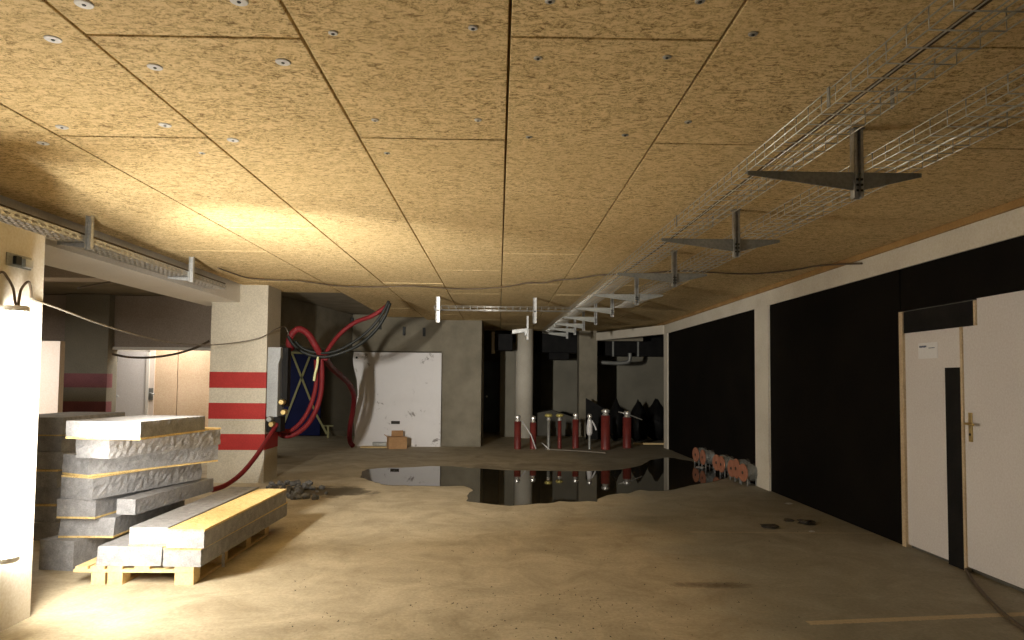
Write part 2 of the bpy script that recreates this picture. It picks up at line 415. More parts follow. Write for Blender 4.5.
# door in passage
d3 = st(boxo('door_3', M['door_blue'], (P(483,21.0), P(499,21.0), 21.0, 21.05, 0, 2.1)), 'dim blue-grey door at the end of the dark passage', 'door')
bm = bmesh.new(); lathe(bm, (P(486,21.0)+0.02, 20.94, 1.05), [(0.03,0),(0.03,0.06)], 10, 'Y'); obj('door_handle', bm, M['steel_cap'], d3)
st(boxo('wall_passage', M['concrete_dark'], (P(470,21.1)-1, P(501,21.1)+0.2, 21.1, 21.3, 0, 3.05)))
# dark ducts below the far ceiling
dk = thing('air_duct', (3.4, 20.6, 2.25), 'large black air duct under the ceiling behind the square column', 'duct')
boxo('duct_body', M['black'], (P(598,20.6), P(668,20.6)+0.3, 20.3, 20.9, 2.28, 2.95), dk, 0.01)
for px in (612, 637): boxo('duct_flange', M['galv_dull'], (P(px,20.3), P(px,20.3)+0.05, 20.27, 20.3, 2.26, 2.97), dk)
q = [ony(597, 362, 19.9), ony(610, 363, 19.9), ony(622, 363, 19.9), ony(629, 361, 19.9), ony(630, 353, 19.9)]
bm = bmesh.new(); tube(bm, q, 0.06, 10); tag(obj('drain_pipe', bm, M['galv_dull']), 'dull elbow pipe hanging below the black air duct', 'pipe')
dk2 = thing('air_duct', (0.3, 18.4, 2.3), 'short black duct opening with a pale rim above the passage', 'duct')
boxo('duct_body', M['black'], (P(494,18.4), P(512,18.4), 18.2, 18.9, 2.32, 2.75), dk2, 0.01)
boxo('duct_rim', M['plaster'], (P(491,18.2), P(494,18.2), 18.15, 18.9, 2.25, 2.8), dk2)
dk3 = thing('air_duct', (1.6, 20.5, 2.4), 'black square duct between the round and the square column', 'duct')
boxo('duct_body', M['black'], (P(535,20.5), P(577,20.5), 20.2, 20.9, 2.35, 3.04), dk3, 0.01)
boxo('duct_drop', M['black'], (P(548,20.5), P(568,20.5), 20.25, 20.85, 2.15, 2.35), dk3, 0.01)

# ------------------------------------------------------------------ left : beams, columns, bays
XB = -3.86
st(boxo('trim_7', M['plaster_white'], (XB-0.72, XB, 3.0, 11.0, 2.665, 3.04)), 'white concrete beam over the opening to the side bay', 'beam')
colY = 10.45
cx0, cx1 = P(209,colY), P(265.5,colY)
cl = st(boxo('concrete_column', M['column_paint'], (cx0, cx1, colY, colY+0.62, 0, 3.04)), 'cream square column with three red bands', 'column')
for y0, y1 in ((372,388),(403,419),(434,450)):
    z1 = ony(237, y0, colY).z; z0 = ony(237, y1, colY).z
    bm = bmesh.new(); bx(bm, cx0-0.003, cx1+0.003, colY-0.003, colY+0.623, z0, z1); obj('red_stripe', bm, M['red_paint'], cl)
# second striped column in the bay
c2Y = 12.82
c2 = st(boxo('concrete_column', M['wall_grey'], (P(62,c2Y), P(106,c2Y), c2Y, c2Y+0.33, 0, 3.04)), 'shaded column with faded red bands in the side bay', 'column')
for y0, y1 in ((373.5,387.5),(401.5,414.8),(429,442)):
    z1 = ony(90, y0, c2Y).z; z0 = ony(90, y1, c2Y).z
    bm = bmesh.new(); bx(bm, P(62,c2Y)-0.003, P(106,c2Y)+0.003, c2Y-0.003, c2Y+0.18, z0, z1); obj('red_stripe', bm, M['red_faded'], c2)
# bay back wall with opening at Y=13
WY = 13.0
xl, xr = P(111,WY), P(211,WY)
zt = ony(160, 350, WY).z
st(boxo('wall_bay', M['bay_wall'], (xl-0.3, xr+0.6, WY, WY+0.15, zt+0.05, 3.04)), 'dark wall above the bright doorway of the side bay', 'wall')
st(boxo('wall_bay', M['bay_wall'], (xr, -4.72, WY, WY+0.15, 0, zt+0.05)))
st(boxo('wall_bay', M['bay_wall'], (-11, xl, WY, WY+0.15, 0, 3.04)))
st(boxo('trim_8', M['plaster_white'], (xl, xr, WY-0.04, WY+0.15, zt, zt+0.05)), 'white head rail of the bright doorway', 'trim')
# room behind the opening
RY = 14.3
st(boxo('wall_bay', M['plaster_white'], (-9, -4.9, RY+0.1, RY+0.25, 0, 3.04)))
st(boxo('wall_bay', M['bay_wall'], (-4.95, -4.85, WY+0.15, RY+0.1, 0, 3.04)))
d4 = st(boxo('door_4', M['white_door'], (P(108,RY), P(146,RY), RY, RY+0.05, 0, ony(130,352,RY).z)), 'white door in the bright side room', 'door')
bm = bmesh.new(); hh = ony(116, 396, RY); tube(bm, [(hh.x-0.04, RY, hh.z), (hh.x-0.04, RY-0.05, hh.z), (hh.x+0.08, RY-0.05, hh.z)], 0.012, smooth=False); obj('door_handle', bm, M['galv'], d4)
boxo('vent_plate', M['galv_dull'], (P(112.5,RY), P(116.5,RY), RY-0.01, RY, ony(114,362,RY).z, ony(114,354,RY).z), d4)
boxo('door_frame', M['plaster_white'], (P(146,RY), P(149,RY), RY-0.04, RY+0.06, 0, ony(130,352,RY).z), d4)
d5 = st(boxo('door_5', M['peach'], (P(154,RY), P(176.5,RY), RY, RY+0.05, 0, 2.6)), 'peach wooden door with a steel lock plate', 'door')
boxo('side_panel', M['peach'], (P(177.2,RY), P(212,RY), RY, RY+0.05, 0, 2.6), d5)
boxo('door_frame', M['pale'], (P(149,RY), P(154,RY), RY-0.02, RY+0.06, 0, 2.6), d5)
l_ = ony(151.5, 394, RY)
lp = boxo('lock_plate', M['galv_dull'], (l_.x-0.045, l_.x+0.045, RY-0.035, RY-0.02, l_.z-0.12, l_.z+0.12), d5)
bm = bmesh.new(); tube(bm, [(l_.x, RY-0.03, l_.z+0.02), (l_.x, RY-0.08, l_.z+0.02), (l_.x+0.1, RY-0.08, l_.z+0.0)], 0.014, smooth=False); obj('door_handle', bm, M['galv'], lp)
# pale wall far left in the bay
pY = 10.6
st(boxo('wall_bay', M['pale'], (-9.5, P(58,pY), pY, pY+0.12, 0, ony(50,341,pY).z)), 'pale pink wall glowing beside the shaded column', 'wall')
st(boxo('wall_left', M['bay_wall'], (-11, -10.8, -3, 24, 0, 3.04)))
# drop beam inside the bay
st(boxo('trim_9', M['bay_wall'], (-8.5, XB-0.75, 9.4, 9.8, 2.86, 3.04)))
# near wall end, lit by the tube
wc = onz(30, 617); WX = wc.x
nw = st(boxo('wall_left', M['plaster'], (-3.62, WX, 1.6, wc.y, 0, 2.47)), 'cream wall end glaring beside the fluorescent tube', 'wall')
# junction plate on wall
a = onx(6, 254, WX); b2 = onx(30, 268, WX)
jp = thing('junction_box', (WX+0.02, (a.y+b2.y)/2, b2.z), 'small grey open junction box high on the bright wall end', 'junction box')
zz0, zz1 = onx(18,268,WX).z, onx(18,255,WX).z
boxo('back_plate', M['galv_dull'], (WX, WX+0.008, a.y, b2.y, zz0, zz1), jp)
boxo('terminal', M['cable_black'], (WX+0.008, WX+0.03, a.y+0.05, a.y+0.10, zz0+0.015, zz1-0.012), jp, 0.002)
boxo('cover_plate', M['galv'], (WX+0.008, WX+0.035, a.y+0.13, b2.y-0.02, zz0+0.01, zz1-0.02), jp, 0.002)

# ------------------------------------------------------------------ far left : concrete beam, openings, blue panel
A = Vector((-4.15, 11.6, 0)); B = ony(353, 400, 16.5); B.z = 0
zb0 = ony(300, 348, 13.6).z
zb0 = 2.17
def wall_seg(name, p, q, z0, z1, th, mat):
    d = (q-p).normalized(); n = Vector((-d.y, d.x, 0))*th
    bm = bmesh.new(); prism(bm, [Vector((v.x, v.y, z0)) for v in (p, q, q+n, p+n)], (0,0,z1-z0)); return obj(name, bm, mat)
st(wall_seg('trim_10', A, B, zb0, 3.04, 0.3, M['concrete']), 'grey concrete beam spanning from striped column to white sheet', 'beam')
st(boxo('trim_11', M['concrete'], (B.x, P(441,16.3), 16.3, 16.6, 2.19, 3.04)), 'grey concrete beam above the white sheet', 'beam')
# anchors below ceiling on the beam
for k, (px, py) in enumerate(((352,322),(380,325),(404,331),(424,332))):
    y = 16.25 if px > 353 else 16.2
    p = ony(px, py, y)
    bm = bmesh.new(); bx(bm, p.x-0.03, p.x+0.03, y-0.01, y+0.05, p.z-0.1, p.z+0.1); bx(bm, p.x-0.015, p.x+0.015, y-0.07, y, p.z-0.1, p.z-0.05)
    tag(obj('beam_anchor', bm, M['cable_black'], bevel=0.004), ['black steel anchor where red hose passes the concrete beam', 'second black steel anchor from the hose on the beam', 'third black steel anchor from the hose on the beam', 'last black steel anchor from the hose, above sheet centre'][k], 'anchor')
# back of that bay
BY = 19.2
st(boxo('wall_far_left', M['wall_grey'], (-8.5, -1.4, BY, BY+0.2, 0, 3.04)), 'grey wall seen under the concrete beam', 'wall')
boxo('skirting', M['concrete'], (P(320,BY), P(356,BY), BY-0.06, BY, 0.0, 0.13), bpy.data.objects['wall_far_left'])
bl = thing('blue_panel', (P(302,18.9), 18.9, 0), 'dark blue tall panel crossed by pale yellow tape', 'panel')
boxo('sheet', M['blue'], (P(284,18.9), P(320.5,18.9), 18.9, 18.98, 0.02, 2.25), bl)
def band(bm, p, q, w):
    d = (q-p).normalized(); n = Vector((-d.z, 0, d.x))*w/2
    prism(bm, [p+n, q+n, q-n, p-n], (0, -0.012, 0))
tp = [((292,353),(316,414)), ((310,356),(281,431)), ((290,352.5),(314,353.5)), ((316,414),(327,434))]
for (a, b2) in tp:
    bm = bmesh.new(); band(bm, ony(*a, 18.88), ony(*b2, 18.88), 0.055); obj('tape_band', bm, M['tape'], bl)
# tape scrap on the floor
p = onz(328, 438)
bm = bmesh.new(); prism(bm, [p+Vector((-.03,0,0.002)), p+Vector((.03,0,.002)), p+Vector((.02,0,.3)), p+Vector((.13,0,.3)), p+Vector((.13,0,.33)), p+Vector((-.15,0,.33)), p+Vector((-.15,0,.3)), p+Vector((-.03,0,.3))], (0,0.012,0))
tag(obj('tape_scrap', bm, M['tape']), 'pale yellow tape scrap standing in front of the blue panel', 'tape')
# white sheet leaning in the opening
x0, x1 = P(352,16.2), P(441,16.2)
bm = bmesh.new()
zt = ony(400, 352.5, 16.2).z
poly = [(x1, 16.2, 0.0), (x1, 16.2, zt)]
for t, dx in ((1.0,0.02),(0.93,0.0),(0.85,0.02),(0.7,0.1),(0.55,0.13),(0.4,0.07),(0.25,0.05),(0.1,0.08),(0.0,0.03)):
    poly.append((x0+dx, 16.2, zt*t))
prism(bm, poly, (0, 0.03, 0))
ws = tag(obj('white_sheet', bm, M['white_sheet']), 'scuffed white board sheet standing against the concrete beam', 'sheet')
bm = bmesh.new(); pp = ony(395.5, 422.5, 16.2); bx(bm, pp.x-0.1, pp.x+0.1, 16.19, 16.2, pp.z-0.035, pp.z+0.035); obj('dark_slot', bm, M['dark_litter'], ws, 0.003)
bm = bmesh.new(); pp = ony(354.5, 357.5, 16.2); lathe(bm, (pp.x+0.05, 16.19, pp.z), [(0.025,0),(0.025,0.01)], 10, 'Y'); obj('fixing_hole', bm, M['cable_black'], ws)
# cardboard boxes and scraps in front of it
p = onz(397, 448.5)
cb = thing('cardboard_box', (p.x, p.y, 0), 'brown open cardboard box in front of the scuffed white sheet', 'box')
mt = Matrix.Translation((p.x, p.y, 0)) @ Matrix.Rotation(0.3, 4, 'Z')
bm = bmesh.new(); bx(bm, -0.2, 0.2, -0.12, 0.2, 0, 0.26, mt); obj('box_body', bm, M['cardboard'], cb, 0.004)
bm = bmesh.new()
f1 = Matrix.Translation((p.x, p.y, 0)) @ Matrix.Rotation(0.3, 4, 'Z') @ Matrix.Translation((0.02, 0.2, 0.26)) @ Matrix.Rotation(0.25, 4, 'X')
bx(bm, -0.12, 0.14, -0.008, 0.008, 0, 0.13, f1); obj('flap', bm, M['cardboard'], cb)
bm = bmesh.new()
f1 = Matrix.Translation((p.x, p.y, 0)) @ Matrix.Rotation(0.3, 4, 'Z') @ Matrix.Translation((-0.2, 0.04, 0.25)) @ Matrix.Rotation(-0.9, 4, 'Y')
bx(bm, -0.006, 0.006, -0.12, 0.12, 0, 0.09, f1); obj('flap', bm, M['cardboard'], cb)
p = onz(379, 447.5)
tag(boxo('metal_offcut', M['galv_dull'], (p.x-0.15, p.x+0.17, p.y, p.y+0.1, 0.03, 0.12), bevel=0.01), 'dull grey metal offcut beside the cardboard box', 'offcut')
tag(boxo('wood_lath', M['pine'], (p.x-0.4, p.x+0.2, p.y-0.12, p.y+0.08, 0.0, 0.028)), 'thin pale wooden lath lying under the grey offcut', 'lath')

# ------------------------------------------------------------------ electrical cabinet beside the column
EY = colY+0.03
ex0, ex1 = cx1+0.004, P(279.5, EY)
ez0, ez1 = ony(270,417,EY).z, ony(270,347,EY).z
ec = thing('electrical_cabinet', ((ex0+ex1)/2, EY+0.12, ez0), 'grey electrical cabinet fixed beside the red banded column', 'cabinet')
bm = bmesh.new(); cc = 0.06
prism(bm, [(ex0,EY,ez0),(ex1-0.03,EY,ez0),(ex1-0.03,EY,ez0+0.3),(ex1-0.03,EY,ez1-0.25),(ex1,EY,ez1-0.15),(ex1,EY,ez1),(ex0,EY,ez1)], (0,0.25,0))
obj('cabinet_body', bm, M['box_grey'], ec, 0.008)
boxo('side_door', M['black'], (ex1, P(287,EY+0.1), EY+0.1, EY+0.26, ez0+0.15, ez1), ec, 0.006)
for k, (px, py, m) in enumerate(((271,419,'galv_dull'),(273,424,'brass'),(283,402,'brass'),(285,412,'brass'))):
    p = ony(px, py, EY); bm = bmesh.new(); lathe(bm, (p.x, EY-0.1, p.z), [(0.035,0),(0.045,0.03),(0.045,0.1),(0.03,0.13)], 12, 'Y'); obj('socket', bm, M[m], ec)
boxo('lower_box', M['black'], (ex0, P(281,EY), EY+0.01, EY+0.24, ez0-0.22, ez0), ec, 0.01)

# ------------------------------------------------------------------ hoses and cables
def pts(lst): return [ony(px, py, y) for px, py, y in lst]
HB = (323, 356)
tag(tubeo('fire_hose', M['red_hose'], pts([(387,306,11.6),(372,316,11.6),(356,322,11.7),(342,332,11.7),(331,345,11.6),(324,357,11.5)]), 0.036), 'red hose sweeping down from the ceiling boards to the cable tie', 'hose')
tag(tubeo('fire_hose', M['red_hose'], pts([(321,356,11.5),(322,372,11.5),(321,392,11.45),(316,410,11.4),(307,425,11.3),(295,434,11.2),(284,436,11.15),(277,431,11.1)]), 0.042), 'thick red hose looping down in front of the blue panel', 'hose')
tag(tubeo('fire_hose', M['red_hose'], pts([(316,360,11.45),(316,385,11.4),(310,407,11.3),(301,422,11.2),(290,431,11.1),(281,430,11.0)]), 0.036), 'inner red hose of the loop before the blue panel', 'hose')
tag(tubeo('fire_hose', M['red_hose'], pts([(321,356,11.5),(315,345,11.4),(308,334,11.4),(299,329,11.4),(292,334,11.4),(289,343,11.4),(292,350,11.45)]), 0.055), 'thick red hose coil arching above the blue panel', 'hose')
tag(tubeo('fire_hose', M['red_hose'], pts([(325,357,11.5),(331,367,12.5),(341,376,13.5),(349,384,14.6),(354,396,15.3),(353,410,15.6),(350,428,15.8),(350,441,15.9),(353,446,15.85)]), 0.055), 'red hose hanging along the edge of the white sheet', 'hose')
tag(tubeo('fire_hose', M['red_hose'], pts([(277,424,10.5),(272,432,10.4),(265,443,10.2),(254,459,9.8),(241,474,9.4),(226,485,9.05),(212,490,8.9)]), 0.032), 'red hose trailing down past the striped column to the slabs', 'hose')
tag(tubeo('power_cable', M['cable_black'], pts([(390,303,11.5),(384,318,11.5),(373,333,11.5),(357,346,11.45),(338,354,11.4),(322,357,11.4),(305,353,11.35),(294,345,11.35),(288,336,11.35)]), 0.028), 'black cable drooping beside the red ceiling hose, lower one', 'cable')
tag(tubeo('power_cable', M['cable_black'], pts([(389,301,11.55),(380,317,11.55),(368,331,11.55),(352,343,11.5),(336,351,11.45),(320,353,11.45),(304,349,11.4),(295,341,11.4)]), 0.024), 'black cable drooping beside the red ceiling hose, upper one', 'cable')
tag(tubeo('cable_tie', M['tape'], pts([(318,357,11.35),(317,366,11.33),(315,374,11.33),(314,381,11.32)]), 0.02), 'pale strap end dangling where the hoses are tied', 'strap')
# thin grey cable from lamp to the hose bundle
tag(tubeo('lamp_cable', M['cable_grey'], [onx(31,299,WX+0.02)] + pts([(60,309,4.9),(100,324,5.8),(140,336,7.0),(175,343,8.3),(209,345,9.4),(240,342,10.1),(262,337,10.3),(276,329,10.7),(285,327,11.2),(289,336,11.36)]), 0.0075), 'thin grey cable strung from the lamp across the side bay', 'cable')
tag(tubeo('bay_cable', M['cable_brown'], pts([(62,257+8,8.2),(95,254+14,8.2),(130,249+22,8.6),(160,273,9.0)][:0] + [(78,256+32,8.8),(110,282,8.6),(140,276,8.4),(158,272,8.3)]), 0.012), 'dark cable hanging under the white beam of the side bay', 'cable')
tag(tubeo('bay_cable', M['cable_brown'], pts([(112,354,12.8),(128,357,12.8),(150,357.5,12.8),(175,354,12.8),(195,348,12.8),(209,341,12.8)]), 0.02), 'dark cable drooping across the bright doorway', 'cable')
# long cable along the ceiling
def cc_(px, py): return onz(px, py, ZC-0.035)
cp = [(218,268),(235,274),(249,278),(275,280),(300,281),(340,286),(380,287),(410,286),(440,288),(470,289),(504,287),(526,283),(543,283),(558,280),(575,279),(600,275),(640,274),(675,271),(705,272),(751,274),(793,270),(821,265.4),(862,262.6)]
tag(tubeo('ceiling_cable', M['cable_brown'], [cc_(*q) for q in cp[:-1]] + [onx(862,263.5,XW-0.035)], 0.010, n=4), 'long thin dark cable wandering across the ceiling boards', 'cable')
# cable on the floor by the doors
tag(tubeo('floor_cable', M['cable_brown'], [onz(x, y, 0.014) for x, y in ((964,563),(969,575),(980,590),(995,606),(1010,619),(1030,633),(1060,650))], 0.014), 'brown cable on the floor leading away from the white doors', 'cable')

# ------------------------------------------------------------------ mesh cable trays on the right
TS = -0.024                                   # the trays run slightly askew of the board seams
def TX(x, y): return x + TS*(y-3.74)
def mesh_tray(x0, x1, y0, y1, z, hgt, name, parent, step=0.12, lng=5, r=0.0024, askew=True, rim=True):
    f = TX if askew else (lambda x, y: x)
    bm = bmesh.new()
    xs = [x0+(x1-x0)*k/(lng-1) for k in range(lng)]
    for x in xs: tube(bm, [(f(x,y0), y0, z), (f(x,y1), y1, z)], r, 5, False)
    for x in (x0, x1):
        for h in (hgt/2, hgt): tube(bm, [(f(x,y0), y0, z+h), (f(x,y1), y1, z+h)], r, 5, False)
    y = y0+0.03
    while y < y1:
        tube(bm, [(f(x0,y), y, z+hgt), (f(x0,y), y, z-r), (f(x1,y), y, z-r), (f(x1,y), y, z+hgt)], r, 5, False)
        y += step
    return obj(name, bm, M['wire'], parent)
TZ = 2.697
def tray(x0, x1, y0, y1, label, **k):
    t = thing('wire_cable_tray', (TX((x0+x1)/2, y0), y0, TZ), label, 'cable tray')
    mesh_tray(x0, x1, y0, y1, TZ, 0.075, 'wire_mesh', t, **k)
    return t
t1 = tray(1.345, 1.60, 1.2, 10.6, 'long wire mesh cable tray on the deeper bracket arms', r=0.0029)
for y in (2.83, 5.1):
    boxo('joint_clip', M['galv_dull'], (TX(1.34,y)-0.006, TX(1.34,y)-0.002, y-0.012, y+0.012, TZ-0.004, TZ+0.08), t1)
    boxo('joint_clip', M['galv_dull'], (TX(1.60,y)+0.002, TX(1.60,y)+0.006, y-0.012, y+0.012, TZ-0.004, TZ+0.08), t1)
t2 = tray(1.97, 2.24, 1.2, 10.9, 'wire mesh cable tray on the short bracket arms nearest the wall', r=0.0029)
tray(1.36, 1.58, 10.75, 17.0, 'far wire mesh cable tray continuing past the long one', step=0.16)
tag(tubeo('tray_cable', M['cable_brown'], [(TX(1.425,y)+0.006*math.sin(y*1.3), y, TZ+0.012) for y in [1.2+0.6*k for k in range(16)]], 0.0085), 'single brown cable lying along the long wire tray', 'cable')
# brackets
def make_bracket(x, y, arms=((-1, 0.60), (1, 0.35))):
    t = thing('tray_bracket', (x, y, 2.55), '', 'bracket')
    bm = bmesh.new()          # slotted U channel
    w, d, th = 0.05, 0.045, 0.004
    bx(bm, x-w/2, x+w/2, y-0.002, y+0.002, 2.55, ZC)
    bx(bm, x-w/2, x-w/2+th, y-d, y, 2.55, ZC); bx(bm, x+w/2-th, x+w/2, y-d, y, 2.55, ZC)
    bx(bm, x-w/2, x-w/2+0.014, y-d, y-d+th, 2.55, ZC); bx(bm, x+w/2-0.014, x+w/2, y-d, y-d+th, 2.55, ZC)
    obj('channel_post', bm, M['galv'], t)
    bm = bmesh.new(); bx(bm, x-0.032, x+0.032, y-0.055, y+0.02, ZC-0.006, ZC); obj('head_plate', bm, M['galv_dull'], t)
    for s, L_ in arms:
        bm = bmesh.new()
        y0 = y-0.03
        prism(bm, [(x+s*0.02, y0, TZ-0.008), (x+s*L_, y0, TZ-0.008), (x+s*L_, y0, TZ-0.028), (x+s*0.02, y0, TZ-0.105)], (0, 0.006, 0))
        bx(bm, min(x+s*0.02, x+s*L_), max(x+s*0.02, x+s*L_), y0, y0+0.045, TZ-0.010, TZ-0.006)
        arm = obj('cantilever_arm', bm, M['galv_dull'], t)
    bm = bmesh.new()
    for dz in (0.05, 0.08, 0.11):
        bx(bm, x-0.018, x-0.006, y-0.052, y-0.046, TZ-dz-0.006, TZ-dz+0.006); bx(bm, x+0.006, x+0.018, y-0.052, y-0.046, TZ-dz-0.006, TZ-dz+0.006)
    obj('slot_row', bm, M['cable_black'], t)
    return t
by = [3.74, 5.55, 7.36, 9.17, 10.9, 12.5, 14.0, 15.3, 16.7]
ords = ['first and largest', 'second', 'third', 'fourth', 'fifth', 'sixth', 'seventh', 'eighth', 'ninth and smallest']
b0 = make_bracket(1.935, by[0])
for k, y in enumerate(by):
    if k == 4: b0 = make_bracket(1.935, by[4], ((-1, 0.58),))
    o = b0 if k in (0, 4) else copy_tree(b0)
    o.location = (TX(1.935, y), y, 2.55)
    o['label'] = 'grey steel bracket under the wire trays, %s along their run' % ords[k]
    o['group'] = 'cantilever brackets of the wire trays'
# cross tray further back
cy = 11.7
ct = thing('wire_cable_tray', (0, cy, 2.72), 'short dim wire tray crossing under the far ceiling', 'cable tray')
bm = bmesh.new(); xa, xb = P(433,cy), P(572,cy)
for yy in (cy, cy+0.1, cy+0.2): tube(bm, [(xa,yy,2.72),(xb,yy,2.72)], 0.004, 5, False)
for yy in (cy, cy+0.2): tube(bm, [(xa,yy,2.78),(xb,yy,2.78)], 0.004, 5, False)
x = xa
while x < xb: tube(bm, [(x,cy,2.78),(x,cy,2.716),(x,cy+0.2,2.716),(x,cy+0.2,2.78)], 0.004, 5, False); x += 0.12
obj('wire_mesh', bm, M['wire'], ct)
for k, px in enumerate((437, 534)):
    hx = P(px, cy)
    hg = thing('tray_hanger', (hx, cy, 2.5), ['slotted steel hanger of the cross tray above the white sheet edge', 'slotted steel hanger of the cross tray above the round column'][k], 'hanger')
    bm = bmesh.new(); bx(bm, hx-0.03, hx+0.03, cy-0.03, cy-0.024, 2.5, ZC); bx(bm, hx-0.03, hx-0.024, cy-0.06, cy-0.03, 2.5, ZC); bx(bm, hx+0.024, hx+0.03, cy-0.06, cy-0.03, 2.5, ZC)
    obj('channel_post', bm, M['galv'], hg)
    boxo('cross_arm', M['galv_dull'], (hx-0.02, hx+0.02, cy-0.03, cy+0.25, 2.69, 2.712), hg)
hx = P(527, 15.0)
hg = thing('tray_hanger', (hx, 15, 2.4), 'small steel hanger with a folded tray end before the round column', 'hanger')
boxo('channel_post', M['galv'], (hx-0.02, hx+0.02, 15, 15.03, 2.42, ZC), hg)
bm = bmesh.new(); prism(bm, [(hx-0.33,14.98,2.62),(hx,14.98,2.66),(hx,14.98,2.56),(hx-0.06,14.98,2.50),(hx-0.06,14.98,2.58),(hx-0.33,14.98,2.54)], (0,0.25,0)); obj('tray_end', bm, M['galv'], hg)

# ------------------------------------------------------------------ left perforated tray
lt = thing('perforated_cable_tray', (-3.62, 3, 2.69), 'perforated steel cable tray along the ceiling edge above the side bay', 'cable tray')
x0, x1, y0, y1, z = -3.80, -3.56, 1.2, 9.1, 2.70
bm = bmesh.new()
n = 5
y = y0
while y < y1:                                   # floor of the tray with slots
    for k in range(n):
        xa = x0+(x1-x0)*k/n
        bx(bm, xa, xa+0.022, y, y+0.1, z, z+0.0015)
    bx(bm, x0, x1, y, y+0.028, z, z+0.0016)
    y += 0.1
tray_floor = obj('tray_floor', bm, M['galv'], lt)
for xs, nm in ((x1, 'tray_side'), (x0, 'tray_side')):
    bm = bmesh.new(); bx(bm, xs-0.001, xs+0.001, y0, y1, z, z+0.018); bx(bm, xs-0.001, xs+0.001, y0, y1, z+0.034, z+0.055)
    y = y0
    while y < y1: bx(bm, xs-0.001, xs+0.001, y, y+0.04, z+0.018, z+0.034); y += 0.1
    obj(nm, bm, M['galv'], lt)
tag(tubeo('tray_cable', M['cable_brown'], [(-3.60+0.006*math.sin(y*2), y, z+0.075) for y in [1.2+0.5*k for k in range(17)]], 0.011), 'brown cable resting on the rim of the perforated tray', 'cable')
for k, (px, py) in enumerate(((90,222),(193,263))):
    p = onz(px, py, ZC); x = -3.535; y = onx(px, 250, x).y
    t = thing('tray_hanger', (x, y, 2.66), ['steel hanger with a side arm under the perforated tray, near the wall end', 'steel hanger with a side arm under the perforated tray, before the striped column'][k], 'hanger')
    bm = bmesh.new(); bx(bm, x-0.025, x+0.025, y-0.003, y+0.003, 2.64, ZC); bx(bm, x-0.025, x-0.021, y-0.04, y, 2.64, ZC); bx(bm, x+0.021, x+0.025, y-0.04, y, 2.64, ZC)
    obj('channel_post', bm, M['galv'], t)
    bm = bmesh.new(); prism(bm, [(x-0.02,y-0.02,2.695),(x-0.27,y-0.02,2.695),(x-0.27,y-0.02,2.675),(x-0.02,y-0.02,2.65)], (0,0.005,0)); bx(bm, x-0.27, x-0.02, y-0.02, y+0.02, 2.692, 2.697)
    obj('side_arm', bm, M['galv'], t)

# ------------------------------------------------------------------ fluorescent lamp
lx, ly = WX+0.10, 4.24
zt, zb = ony(12, 306, ly).z, ony(12, 562, ly).z
lm = thing('fluorescent_lamp', (lx, ly, zb), 'glaring upright fluorescent work lamp hung on the wall end', 'lamp')
bm = bmesh.new(); lathe(bm, (lx, ly, zb+0.04), [(0.06,0),(0.066,0.01),(0.066,zt-zb-0.09),(0.06,zt-zb-0.08)], 20); obj('glowing_tube', bm, M['tube'], lm, smooth=True)
for z0, z1 in ((zb, zb+0.04), (zt-0.04, zt)):
    bm = bmesh.new(); lathe(bm, (lx, ly, z0), [(0.058,0),(0.068,0.008),(0.068,z1-z0-0.008),(0.058,z1-z0)], 20); obj('end_cap', bm, M['washer'], lm)
bm = bmesh.new(); bx(bm, WX, WX+0.07, ly-0.03, ly+0.03, zt-0.02, zt+0.0); obj('wall_hook', bm, M['galv'], lm)
lp_ = [Vector((lx, ly, zt)), ony(15, 301, 4.26), ony(13, 288, 4.3), onx(7, 277, WX+0.012), onx(2, 272, WX+0.012), onx(-8, 276, WX+0.012)]
obj_ = tubeo('supply_cable', M['cable_brown'], lp_, 0.008, lm)
lp_ = [Vector((lx+0.01, ly, zt)), ony(19, 300, 4.26), ony(21, 290, 4.3), onx(25, 284, WX+0.015), onx(29, 282, WX+0.015)]
tubeo('supply_cable', M['cable_brown'], lp_+[onx(31,290,WX+0.02), onx(31,298,WX+0.02)], 0.008, lm)

# ------------------------------------------------------------------ slabs
def rough_box(bm, W, L_, H, mtx, amp_side=0.006, end_slope=0.0, seed=0):
    """slab from local x -W..0, y 0..L, z 0..H, with broken rough faces"""
    r = random.Random(seed)
    nx, ny, nz = 7, 40, 6
    vid = {}
    def vert(i, j, k):
        if (i, j, k) not in vid:
            x, y, z = -W+W*i/nx, L_*j/ny, H*k/nz
            e = amp_side
            if 0 < k < nz:
                if i in (0, nx): x += r.uniform(-e, e)
                if j in (0, ny): y += r.uniform(-e, e)
            if j == 0: y += end_slope*z
            if i == nx and k == nz: x += r.uniform(-e, 0)*0.5
            if k == nz: z += r.uniform(-0.001, 0.001)
            vid[(i, j, k)] = bm.verts.new(mtx @ Vector((x, y, z)))
        return vid[(i, j, k)]
    for i in range(nx):
        for j in range(ny):
            for k in (0, nz): bm.faces.new((vert(i,j,k), vert(i+1,j,k), vert(i+1,j+1,k), vert(i,j+1,k)))
    for i in range(nx):
        for k in range(nz):
            for j in (0, ny): bm.faces.new((vert(i,j,k), vert(i+1,j,k), vert(i+1,j,k+1), vert(i,j,k+1)))
    for j in range(ny):
        for k in range(nz):
            for i in (0, nx): bm.faces.new((vert(i,j,k), vert(i,j+1,k), vert(i,j+1,k+1), vert(i,j,k+1)))
SN = [0]
